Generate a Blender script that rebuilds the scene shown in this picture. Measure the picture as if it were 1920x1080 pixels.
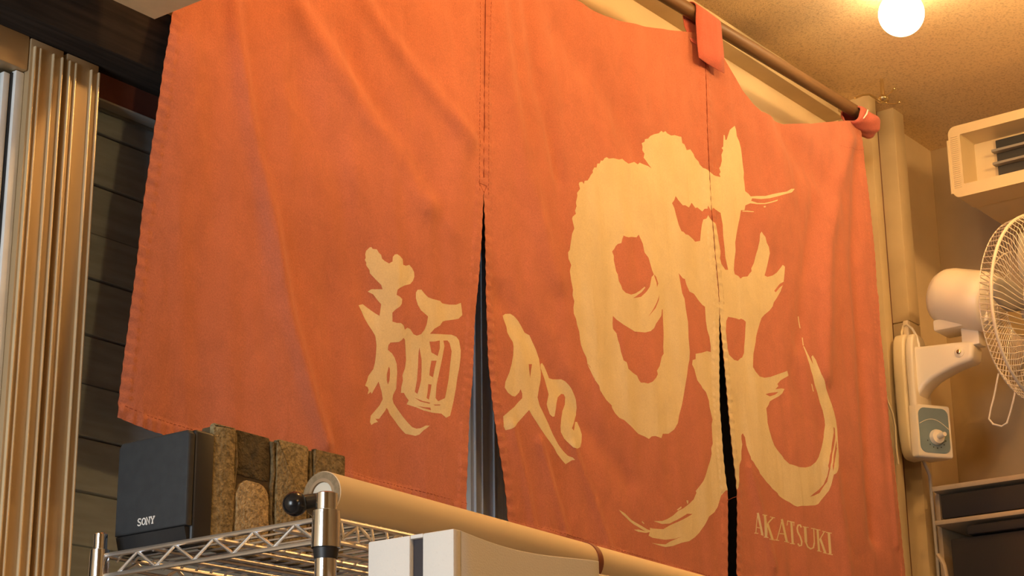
import bpy, bmesh, math, random
import numpy as np
from mathutils import Vector, Matrix
from mathutils.geometry import delaunay_2d_cdt

random.seed(7)
for o in list(bpy.data.objects): bpy.data.objects.remove(o, do_unlink=True)
scene = bpy.context.scene
COL = scene.collection

# ------------------------------------------------------------------ camera
V1 = np.array([3800., 1650.]); VZ = np.array([827., -10448.]); PC = np.array([960., 540.])
F = math.sqrt(-np.dot(V1-PC, VZ-PC))
def nrm(v): return v/np.linalg.norm(v)
AX = nrm(np.array([*(V1-PC), F])); AZ = nrm(np.array([*(VZ-PC), F])); AY = np.cross(AZ, AX)
RW = np.stack([AX, AY, AZ])
CAM = np.array([0., 0., 1.45])
cd = bpy.data.cameras.new('camera'); cam = bpy.data.objects.new('camera', cd); COL.objects.link(cam)
cd.sensor_width = 36; cd.lens = 36*F/1920; cd.clip_start = 0.05
r_, u_, b_ = RW[:, 0], -RW[:, 1], -RW[:, 2]
cam.matrix_world = Matrix(((r_[0], u_[0], b_[0], CAM[0]), (r_[1], u_[1], b_[1], CAM[1]), (r_[2], u_[2], b_[2], CAM[2]), (0, 0, 0, 1)))
scene.camera = cam

# ------------------------------------------------------------------ world, lights, exposure
w = bpy.data.worlds.new('world'); scene.world = w; w.use_nodes = True
w.node_tree.nodes['Background'].inputs[0].default_value = (0.75, 0.88, 1.0, 1)
w.node_tree.nodes['Background'].inputs[1].default_value = 0.5
vs = scene.view_settings
vs.view_transform = 'Standard'; vs.look = 'None'; vs.gamma = 1; vs.use_curve_mapping = False
vs.exposure = 0.0
WARM = (1.0, 0.56, 0.20)
def area(name, loc, target, size, power, color, sy=None):
    l = bpy.data.lights.new(name, 'AREA'); l.energy = power; l.color = color; l.size = size
    if sy: l.shape = 'RECTANGLE'; l.size_y = sy
    o = bpy.data.objects.new(name, l); COL.objects.link(o); o.location = loc
    d = Vector(target)-Vector(loc); o.rotation_euler = d.to_track_quat('-Z', 'Y').to_euler()
    return o
area('window_daylight', (-1.5, 1.30, 1.85), (4, 1.45, 1.85), 1.1, 58, (0.86, 0.94, 1.0), 1.3)

# ------------------------------------------------------------------ helpers
def ray(px, py): return RW @ np.array([px-960., py-540., F])
def onY(px, py, y): d = ray(px, py); return CAM+d*(y-CAM[1])/d[1]
def onX(px, py, x): d = ray(px, py); return CAM+d*(x-CAM[0])/d[0]
def onZ(px, py, z): d = ray(px, py); return CAM+d*(z-CAM[2])/d[2]

def tag(o, label=None, cat=None, group=None, kind=None):
    if label: o['label'] = label
    if cat: o['category'] = cat
    if group: o['group'] = group
    if kind: o['kind'] = kind
    return o
def empty(name, loc, label=None, cat=None, group=None, kind=None):
    o = bpy.data.objects.new(name, None); COL.objects.link(o); o.location = loc; o.empty_display_size = .05
    return tag(o, label, cat, group, kind)
def put(o, parent):
    if parent:
        p = parent.location.copy() if parent.parent is None else Vector((0, 0, 0))
        o.parent = parent; o.matrix_parent_inverse = Matrix.Translation(-p)

class MB:
    def __init__(s): s.bm = bmesh.new()
    def faces(s, vs, fs):
        v = [s.bm.verts.new(tuple(p)) for p in vs]
        for f in fs:
            try: s.bm.faces.new([v[i] for i in f])
            except ValueError: pass
        return s
    def box(s, x0, x1, y0, y1, z0, z1, bev=0, seg=2):
        t = bmesh.new()
        bmesh.ops.create_cube(t, size=1)
        for v in t.verts: v.co = Vector(((x0+x1)/2+v.co.x*(x1-x0), (y0+y1)/2+v.co.y*(y1-y0), (z0+z1)/2+v.co.z*(z1-z0)))
        if bev: bmesh.ops.bevel(t, geom=t.edges[:], offset=bev, segments=seg, affect='EDGES', profile=.5)
        s.merge(t); return s
    def merge(s, t, M=None):
        if M: bmesh.ops.transform(t, matrix=M, verts=t.verts)
        me = bpy.data.meshes.new('t'); t.to_mesh(me); t.free(); s.bm.from_mesh(me); bpy.data.meshes.remove(me)
    def tube(s, pts, r, seg=8, closed=False, cap=True):
        pts = [Vector(tuple(p)) for p in pts]; n = len(pts)
        rs = r if isinstance(r, (list, tuple)) else [r]*n
        rings = []; up = None
        for i, p in enumerate(pts):
            if closed: t = pts[(i+1) % n]-pts[i-1]
            else: t = pts[min(i+1, n-1)]-pts[max(i-1, 0)]
            t.normalize()
            if up is None:
                up = Vector((0, 0, 1)) if abs(t.z) < .9 else Vector((1, 0, 0))
            a = t.cross(up); a.normalize(); b = a.cross(t); b.normalize(); up = b
            rings.append([s.bm.verts.new(p+(a*math.cos(k*2*math.pi/seg)+b*math.sin(k*2*math.pi/seg))*rs[i]) for k in range(seg)])
        m = n if closed else n-1
        for i in range(m):
            A, B = rings[i], rings[(i+1) % n]
            for k in range(seg): s.bm.faces.new((A[k], A[(k+1) % seg], B[(k+1) % seg], B[k]))
        if cap and not closed:
            s.bm.faces.new(rings[0][::-1]); s.bm.faces.new(rings[-1])
        return s
    def lathe(s, o, axis, prof, seg=32):
        """prof: list of (distance along the axis, radius)"""
        o = Vector(tuple(o)); ax = Vector(axis).normalized()
        up = Vector((0, 0, 1)) if abs(ax.z) < .9 else Vector((1, 0, 0))
        a = ax.cross(up).normalized(); b = a.cross(ax).normalized(); rings = []
        for d, r in prof:
            r = max(r, 1e-5)
            rings.append([s.bm.verts.new(o+ax*d+(a*math.cos(k*2*math.pi/seg)+b*math.sin(k*2*math.pi/seg))*r) for k in range(seg)])
        for A, B in zip(rings, rings[1:]):
            for k in range(seg): s.bm.faces.new((A[k], A[(k+1) % seg], B[(k+1) % seg], B[k]))
        s.bm.faces.new(rings[0][::-1]); s.bm.faces.new(rings[-1])
        return s
    def prism(s, poly, axis, a0, a1, bev=0, seg=2):
        """poly: 2D points; axis: 0 -> (y,z) polygon run along x, 1 -> (x,z) along y, 2 -> (x,y) along z"""
        def mk(p, a): return (a, p[0], p[1]) if axis == 0 else (p[0], a, p[1]) if axis == 1 else (p[0], p[1], a)
        t = bmesh.new()
        A = [t.verts.new(mk(p, a0)) for p in poly]; B = [t.verts.new(mk(p, a1)) for p in poly]; n = len(poly)
        t.faces.new(A); t.faces.new(B[::-1])
        for i in range(n): t.faces.new((A[i], B[i], B[(i+1) % n], A[(i+1) % n]))
        bmesh.ops.recalc_face_normals(t, faces=t.faces)
        if bev:
            es = [e for e in t.edges if all(len(f.verts) == 4 for f in e.link_faces) is False]
            bmesh.ops.bevel(t, geom=es, offset=bev, segments=seg, affect='EDGES', profile=.5)
        s.merge(t); return s
    def build(s, name, m, parent=None, smooth=40, label=None, **kw):
        bmesh.ops.recalc_face_normals(s.bm, faces=s.bm.faces)
        me = bpy.data.meshes.new(name); s.bm.to_mesh(me); s.bm.free()
        o = bpy.data.objects.new(name, me); COL.objects.link(o); me.materials.append(m)
        if smooth:
            for p in me.polygons: p.use_smooth = True
            me.set_sharp_from_angle(angle=math.radians(smooth))
        put(o, parent); tag(o, label, **kw)
        return o

def mat(name, col, rough=.6, metal=0., col2=None, nscale=20., bump=0., bscale=200., spec=.5, trans=0., stretch=None, detail=4., namt=(.35, .65), sheen=0., bdist=.002):
    m = bpy.data.materials.new(name); m.use_nodes = True; nt = m.node_tree; N = nt.nodes; L = nt.links
    b = N['Principled BSDF']
    b.inputs['Roughness'].default_value = rough; b.inputs['Metallic'].default_value = metal
    b.inputs['Specular IOR Level'].default_value = spec; b.inputs['Transmission Weight'].default_value = trans
    b.inputs['Base Color'].default_value = (*col, 1)
    if sheen: b.inputs['Sheen Weight'].default_value = sheen; b.inputs['Sheen Roughness'].default_value = .5
    tc = N.new('ShaderNodeTexCoord'); src = tc.outputs['Object']
    if stretch:
        mp = N.new('ShaderNodeMapping'); mp.inputs['Scale'].default_value = stretch; L.new(src, mp.inputs[0]); src = mp.outputs[0]
    if col2 is None: col2 = tuple(c*.9 for c in col)
    n = N.new('ShaderNodeTexNoise'); n.inputs['Scale'].default_value = nscale; n.inputs['Detail'].default_value = detail; L.new(src, n.inputs['Vector'])
    cr = N.new('ShaderNodeValToRGB'); cr.color_ramp.elements[0].position = namt[0]; cr.color_ramp.elements[1].position = namt[1]
    cr.color_ramp.elements[0].color = (*col2, 1); cr.color_ramp.elements[1].color = (*col, 1)
    L.new(n.outputs['Fac'], cr.inputs[0]); L.new(cr.outputs[0], b.inputs['Base Color'])
    if bump:
        n2 = N.new('ShaderNodeTexNoise'); n2.inputs['Scale'].default_value = bscale; n2.inputs['Detail'].default_value = 3; L.new(src, n2.inputs['Vector'])
        bp = N.new('ShaderNodeBump'); bp.inputs['Strength'].default_value = bump; bp.inputs['Distance'].default_value = bdist
        L.new(n2.outputs['Fac'], bp.inputs['Height']); L.new(bp.outputs[0], b.inputs['Normal'])
    return m
def emit(name, col, s):
    m = bpy.data.materials.new(name); m.use_nodes = True; b = m.node_tree.nodes['Principled BSDF']
    b.inputs['Emission Color'].default_value = (*col, 1); b.inputs['Emission Strength'].default_value = s
    b.inputs['Base Color'].default_value = (.9, .9, .9, 1)
    return m

M = dict(
    plaster=mat('cream_plaster', (.80, .66, .44), .9, col2=(.74, .61, .40), nscale=6, bump=.25, bscale=140),
    ceiling=mat('speckled_ceiling', (.86, .68, .42), .95, col2=(.62, .47, .28), nscale=190, bump=.6, bscale=260, detail=3, namt=(.28, .52)),
    endwall=mat('ochre_wall', (.44, .33, .19), .8, col2=(.38, .285, .16), nscale=5, bump=.12, bscale=90),
    pillar=mat('painted_post', (.66, .55, .36), .6, col2=(.58, .48, .31), nscale=9, bump=.1, bscale=120),
    floor=mat('floor_tile', (.30, .25, .20), .5),
    beam=mat('dark_stained_beam', (.035, .026, .020), .95, spec=.15, col2=(.02, .015, .012), nscale=14, stretch=(.5, 8, 8)),
    redbrown=mat('red_brown_header', (.16, .055, .035), .45, col2=(.12, .04, .03)),
    plank=mat('daylit_plank', (.74, .84, .97), .5, col2=(.58, .66, .77), nscale=10, stretch=(1, 5, 8), bump=.08, bscale=40),  # pale blue base stands in for daylight on the dark boards
    alu=mat('bronze_aluminium', (.50, .37, .21), .5, .25, col2=(.45, .33, .19), nscale=4),
    alu2=mat('bronze_aluminium_highlight', (.85, .70, .45), .35, .35),  # lighter bronze paints the highlight that the ribs catch
    whitealu=mat('daylit_stile_side', (.85, .88, .88), .35),  # white colour paints daylight on the bronze stile's side
    greyalu=mat('daylit_steel_stile', (.74, .86, 1.0), .5, .1, col2=(.64, .75, .88), stretch=(6, 6, .4), nscale=20),  # pale blue base makes up for daylight missing behind the cloth
    void=mat('dark_interior', (.012, .011, .010), .8),
    black=mat('black_plastic', (.012, .012, .013), .45),
    rod=mat('brown_pole', (.20, .115, .055), .5, col2=(.15, .085, .04), nscale=12, stretch=(.6, 10, 10)),
    brass=mat('brass', (.80, .66, .38), .25, .95),
    chrome=mat('chrome', (.86, .87, .88), .12, 1.0, col2=(.80, .81, .82), nscale=30),
    chromedull=mat('chrome_wire', (.90, .91, .93), .3, .96),
    speaker=mat('charcoal_speaker_cloth', (.030, .034, .038), .7, col2=(.024, .027, .031), nscale=60, bump=.2, bscale=900),
    speaker2=mat('charcoal_speaker_shell', (.018, .019, .021), .45),
    white=mat('white_print', (.9, .9, .88), .4),
    kraft=mat('cream_paper', (.78, .66, .47), .75, col2=(.75, .63, .44), nscale=5),
    core=mat('cardboard_core', (.38, .26, .15), .8),
    corein=mat('core_lining', (.75, .68, .55), .7),
    band=mat('red_brown_band', (.25, .06, .022), .5),
    casing=mat('speckled_white_plastic', (.78, .75, .70), .6, col2=(.74, .71, .66), nscale=240, bump=.2, bscale=500, detail=1, namt=(.25, .35)),
    slot=mat('dark_slot', (.035, .028, .035), .5),
    fan=mat('cream_fan_plastic', (.85, .77, .60), .35, col2=(.83, .75, .58), nscale=5),
    fanpanel=mat('blue_grey_panel', (.20, .27, .28), .5, col2=(.18, .25, .26), nscale=15),
    blade=mat('pale_blade', (.62, .58, .50), .3, trans=.35),
    wire=mat('cream_wire', (.80, .73, .58), .3),
    ac=mat('aged_ivory_plastic', (.68, .56, .35), .45, col2=(.64, .53, .33), nscale=6),
    acdark=mat('dark_vent', (.045, .05, .055), .5),
    acfin=mat('grey_vent_fin', (.30, .29, .27), .45),
    bin=mat('black_bin', (.022, .021, .022), .5, col2=(.03, .026, .024), nscale=5),
    beige=mat('beige_board', (.46, .36, .23), .6),
    cable=mat('pale_cable', (.62, .60, .55), .5),
    thread=mat('dark_red_thread', (.22, .03, .012), .8),
    mortar=mat('brown_mortar', (.12, .085, .04), .95, col2=(.085, .06, .03), nscale=40, bump=.6, bscale=150),
)
BR = [mat('brick_tan', (.40, .31, .155), .95, col2=(.19, .145, .07), nscale=150, bump=1., bscale=260, bdist=.004),
      mat('brick_dark', (.13, .10, .05), .95, col2=(.055, .042, .022), nscale=70, bump=1., bscale=200, bdist=.004),
      mat('brick_sand', (.60, .46, .25), .95, col2=(.30, .22, .11), nscale=170, bump=1., bscale=280, bdist=.004),
      mat('brick_brown', (.26, .20, .10), .95, col2=(.13, .10, .05), nscale=120, bump=1., bscale=240, bdist=.004)]
CLOTH = mat('rust_red_cotton', (.53, .19, .125), .9, col2=(.47, .165, .105), nscale=3.2, bump=.35, bscale=420, spec=.15, sheen=.15, namt=(.3, .7), bdist=.0015)
PRINT = mat('undyed_cotton', (.74, .65, .43), .9, col2=(.68, .59, .38), nscale=9, bump=.3, bscale=420, spec=.15, sheen=.1, namt=(.3, .7), bdist=.0015)
LOOP = mat('red_cotton_strap', (.62, .17, .13), .9, col2=(.57, .15, .115), nscale=6, bump=.35, bscale=420, spec=.15, sheen=.15, bdist=.0015)

for m_, sa in ((CLOTH, 1.), (PRINT, .5), (LOOP, 1.)):
    nt = m_.node_tree; N = nt.nodes; L = nt.links; b = N['Principled BSDF']; src = [n for n in N if n.type == 'TEX_COORD'][0].outputs['Object']
    old = b.inputs['Base Color'].links[0].from_socket
    f = N.new('ShaderNodeTexNoise'); f.inputs['Scale'].default_value = 420; f.inputs['Detail'].default_value = 2; L.new(src, f.inputs['Vector'])
    mr = N.new('ShaderNodeMapRange'); mr.inputs[1].default_value = .3; mr.inputs[2].default_value = .7; mr.inputs[3].default_value = 1-.12*sa; mr.inputs[4].default_value = 1+.09*sa; L.new(f.outputs['Fac'], mr.inputs[0])
    f2 = N.new('ShaderNodeTexNoise'); f2.inputs['Scale'].default_value = 22; f2.inputs['Detail'].default_value = 5; f2.inputs['Distortion'].default_value = .6; L.new(src, f2.inputs['Vector'])
    mr2 = N.new('ShaderNodeMapRange'); mr2.inputs[1].default_value = .3; mr2.inputs[2].default_value = .7; mr2.inputs[3].default_value = 1-.08*sa; mr2.inputs[4].default_value = 1+.06*sa; L.new(f2.outputs['Fac'], mr2.inputs[0])
    mu = N.new('ShaderNodeMath'); mu.operation = 'MULTIPLY'; L.new(mr.outputs[0], mu.inputs[0]); L.new(mr2.outputs[0], mu.inputs[1])
    vm = N.new('ShaderNodeVectorMath'); vm.operation = 'SCALE'; L.new(old, vm.inputs[0]); L.new(mu.outputs[0], vm.inputs['Scale']); L.new(vm.outputs[0], b.inputs['Base Color'])
    mp = N.new('ShaderNodeMapping'); mp.inputs['Rotation'].default_value = (0, .5, 0); mp.inputs['Scale'].default_value = (34, 10, 9); L.new(src, mp.inputs[0])
    f3 = N.new('ShaderNodeTexNoise'); f3.inputs['Scale'].default_value = 1.0; f3.inputs['Detail'].default_value = 4; f3.inputs['Distortion'].default_value = .8; L.new(mp.outputs[0], f3.inputs['Vector'])
    b2 = N.new('ShaderNodeBump'); b2.inputs['Strength'].default_value = .32; b2.inputs['Distance'].default_value = .006; L.new(f3.outputs['Fac'], b2.inputs['Height'])
    bp = [n for n in N if n.type == 'BUMP' and n != b2][0]; L.new(b2.outputs[0], bp.inputs['Normal'])

CEIL = 3.476; XE = 4.75
# ------------------------------------------------------------------ the room
def struct(name, mb, m, parent=None, smooth=40): return mb.build(name, m, parent, smooth, kind=None if parent else 'structure')
struct('ceiling', MB().box(-1.7, XE+.1, -2.6, 2.2, CEIL, CEIL+.08), M['ceiling'])
struct('floor', MB().box(-1.7, XE+.1, -2.6, 2.3, -.08, 0), M['floor'])
struct('wall_right', MB().box(XE, XE+.1, -2.6, 2.2, 0, CEIL), M['endwall'])
struct('wall_front', MB().box(-1.7, XE+.1, -2.7, -2.6, 0, CEIL), M['endwall'])
wl = MB().box(-1.8, -1.7, -2.6, .7, 0, CEIL).box(-1.8, -1.7, 1.9, 2.2, 0, CEIL).box(-1.8, -1.7, .7, 1.9, 0, 1.15).box(-1.8, -1.7, .7, 1.9, 2.55, CEIL)
struct('wall_left', wl, M['endwall'])
struct('wall_back', MB().box(-1.7, XE+.1, 2.135, 2.2, 2.74, CEIL).box(4.45, XE+.1, 2.09, 2.2, 0, CEIL).box(-1.7, 1.2, 2.08, 2.2, 0, 2.74), M['plaster'])
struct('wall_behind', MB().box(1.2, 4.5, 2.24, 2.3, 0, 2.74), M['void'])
struct('trim_1', MB().box(1.2, 4.16, 2.0, 2.22, 2.642, 2.745, .004), M['beam'])
# lowered soffit over the left end
struct('ceiling_soffit', MB().box(.2, 1.687, 1.05, 1.93, 2.68, CEIL), mat('tan_soffit', (.74, .55, .31), .9, col2=(.68, .50, .28), nscale=30, bump=.2, bscale=200))
# picture rail behind the pole
tr = MB().box(1.75, 4.21, 2.085, 2.136, 3.398, 3.406, .001).box(1.75, 4.205, 2.100, 2.136, 3.406, 3.430).box(1.75, 4.215, 2.078, 2.136, 3.430, 3.448, .002)
struct('trim_2', tr, M['pillar'])
# post between the doorway and the end wall
pp = empty('trim_3', (4.3, 2.05, 0), kind='structure')
MB().box(4.272, 4.312, 2.042, 2.2, 0, CEIL, .002).build('jamb', M['pillar'], pp)
MB().box(4.300, 4.40, 2.078, 2.2, 0, CEIL).build('groove', M['redbrown'], pp)
MB().box(4.392, 4.455, 2.03, 2.2, 0, 2.872, .003).build('post_face', M['pillar'], pp)
MB().box(4.392, 4.455, 2.03, 2.2, 2.8735, CEIL, .003).build('post_face', M['pillar'], pp)

# boarded wall seen beside the cloth
bw = empty('wall_boarded', (1.9, 2.14, 1.9), kind='structure')
zs = [2.66, 2.562, 2.480, 2.402, 2.331, 2.245, 2.170, 2.091, 2.012, 1.934, 1.855, 1.78]
for i in range(len(zs)-1):
    MB().box(1.64, 2.6, 2.102+.003*(i % 3), 2.16, zs[i+1]+.0015, zs[i]-.0015, .002).build('plank', M['plank'], bw)
MB().box(1.64, 2.6, 2.16, 2.2, 1.78, 2.66).build('backing', M['void'], bw)

# sliding doors: bronze stiles on the left
def stile(parent, x0, x1, y, z0, z1, m, m2, ribs):
    o = MB().box(x0, x1, y, y+.045, z0, z1, .0015).build('stile', m, parent)
    for a in ribs:
        t = x0+(x1-x0)*a
        MB().box(t-.0016, t+.0016, y-.0045, y+.002, z0, z1-.012, .0012).build('rib', m2, o)
    return o
d1 = empty('door_1', (1.55, 2.08, 0), kind='structure')
stile(d1, 1.563, 1.6225, 2.05, 0, 2.64, M['alu'], M['alu2'], (.10, .26, .66, .93))
MB().box(1.15, 1.5615, 2.052, 2.09, 2.588, 2.642, .002).build('top_rail', M['alu'], d1)
MB().box(1.548, 1.5625, 2.06, 2.07, 0, 2.587, .001).build('gasket_edge_strip', M['whitealu'], d1)  # side face of the stile, daylight put into its white colour
MB().box(1.5445, 1.5475, 2.066, 2.074, 0, 2.584).build('gasket_edge_strip', M['black'], d1)
MB().box(1.533, 1.544, 2.068, 2.08, 0, 2.582, .001).build('gasket_edge_strip', M['whitealu'], d1)
GL = bpy.data.materials.new('door_glass'); GL.use_nodes = True
_n = GL.node_tree; _n.nodes.clear(); _o = _n.nodes.new('ShaderNodeOutputMaterial'); _m = _n.nodes.new('ShaderNodeMixShader'); _t = _n.nodes.new('ShaderNodeBsdfTransparent'); _g = _n.nodes.new('ShaderNodeBsdfGlossy')
_g.inputs['Roughness'].default_value = .05; _m.inputs[0].default_value = .07; _t.inputs[0].default_value = (.9, .93, .93, 1)
_n.links.new(_t.outputs[0], _m.inputs[1]); _n.links.new(_g.outputs[0], _m.inputs[2]); _n.links.new(_m.outputs[0], _o.inputs[0])
MB().box(1.15, 1.535, 2.074, 2.078, 0, 2.588).build('pane', GL, d1)
MB().box(1.6228, 1.6292, 2.075, 2.09, 0, 2.64).build('gap_shade', M['void'], d1)  # black strip stands in for the shade between the stiles
d2 = empty('door_2', (1.66, 2.08, 0), kind='structure')
stile(d2, 1.6295, 1.689, 2.05, 0, 2.64, M['alu'], M['alu2'], (.05, .24, .74, .97))
MB().box(1.692, 2.6, 2.07, 2.10, 2.601, 2.642).build('top_rail', M['redbrown'], d2)
MB().box(1.692, 2.6, 2.066, 2.10, 2.5965, 2.600, .001).build('glazing_bead', M['acfin'], d2)
MB().box(1.692, 2.6, 2.088, 2.092, 1.7, 2.5965).build('pane', GL, d2)
d3 = empty('door_3', (2.68, 2.1, 0), kind='structure')
stile(d3, 2.625, 2.703, 2.09, 0, 2.64, M['greyalu'], M['greyalu'], (.15, .40, .85))
stile(d3, 2.708, 2.79, 2.10, 0, 2.64, M['greyalu'], M['greyalu'], (.10, .45, .8))
MB().box(2.79, 4.272, 2.12, 2.125, 0, 2.64).build('pane', mat('black_glass', (.01, .01, .01), .5), d3)

# ------------------------------------------------------------------ the noren cloth
Y0 = 1.97
def unY(pts, y=Y0): return np.array([onY(p[0], p[1], y) for p in pts])[:, [0, 2]]
def seglen(P, pts):
    """distance of points P (n,2) to a polyline"""
    best = np.full(len(P), 1e9)
    for a, b in zip(pts[:-1], pts[1:]):
        ab = b-a; t = np.clip(((P-a)@ab)/max(ab@ab, 1e-12), 0, 1)
        best = np.minimum(best, np.hypot(*(P-(a+t[:, None]*ab)).T))
    return best
RIDGES = [  # (pixels along the crease, half width m, height m towards the room)
    ([(428, -120), (440, 60), (458, 170), (480, 290), (510, 430), (545, 600), (590, 770), (610, 830)], .018, .0085),
    ([(520, -60), (560, 20), (620, 110), (690, 210), (760, 300), (800, 380)], .030, .011),
    ([(640, -60), (720, 60), (790, 150), (880, 260)], .022, .008),
    ([(640, 60), (690, 170), (740, 260), (790, 340)], .035, -.009),
    ([(560, 150), (610, 260), (660, 420), (700, 560)], .04, -.007),
    ([(820, 40), (850, 250), (850, 420)], .03, .004),
    ([(930, -20), (950, 140), (990, 330), (1040, 520)], .028, .008),
    ([(985, -20), (1010, 160), (1050, 330)], .022, -.007),
    ([(1050, 60), (1150, 190), (1200, 280)], .045, -.010),
    ([(940, 560), (1000, 640), (1100, 800), (1180, 900)], .03, -.006),
    ([(1010, 830), (1040, 930), (1060, 1000)], .012, .005),
    ([(1075, 840), (1110, 930), (1140, 1020)], .012, .004),
    ([(960, 800), (985, 900), (1000, 985)], .012, .004),
    ([(1465, 236), (1510, 300), (1560, 340)], .05, -.016),
    ([(1590, 260), (1570, 350), (1550, 460), (1545, 700)], .030, .013),
    ([(1530, 380), (1515, 480), (1500, 640)], .028, -.009),
    ([(1610, 300), (1605, 500), (1625, 800), (1640, 1000)], .030, -.014),
    ([(1560, 880), (1575, 980), (1590, 1090)], .028, .010),
    ([(1648, 560), (1662, 800), (1680, 1020)], .014, .006),
    ([(1450, 250), (1470, 360), (1440, 420)], .06, .010),
    ([(1490, 700), (1510, 760), (1540, 800)], .03, -.004),
    ([(1405, 880), (1430, 980), (1450, 1060)], .014, .005),
    ([(330, 100), (300, 350), (270, 600), (250, 780)], .07, .012),
    ([(640, 560), (700, 700), (740, 880)], .10, -.012),
]
RID = [(unY(p), wd, h) for p, wd, h in RIDGES]
rng = np.random.RandomState(3)
WAVES = [(rng.uniform(-.5, .5)+.35, 2*math.pi/rng.uniform(.035, .16), rng.uniform(0, 6.28), rng.uniform(.00015, .0006)) for _ in range(14)]
def dfun(P):
    X, Z = P[:, 0], P[:, 1]
    d = np.zeros(len(P))
    for pl, wd, h in RID: d += h*np.exp(-(seglen(P, pl)/wd)**2)
    for ang, k, ph, a in WAVES:
        d += a*np.sin(k*(X*math.cos(ang)+Z*math.sin(ang)*.35)+ph+1.7*np.sin(3*Z+ph)+1.1*np.sin(5*X+2*ph))
    return d
def P2S(pts):
    """photo pixels -> cloth coordinates (x, z) on the folded surface"""
    pts = np.asarray(pts, float); Dr = (RW @ np.stack([pts[:, 0]-960, pts[:, 1]-540, np.full(len(pts), F)])).T
    y = np.full(len(pts), Y0)
    for _ in range(8):
        q = CAM+Dr*(y/Dr[:, 1])[:, None]; y = .4*y+.6*(Y0-dfun(q[:, [0, 2]]))
    q = CAM+Dr*(y/Dr[:, 1])[:, None]
    return q[:, [0, 2]]

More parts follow.
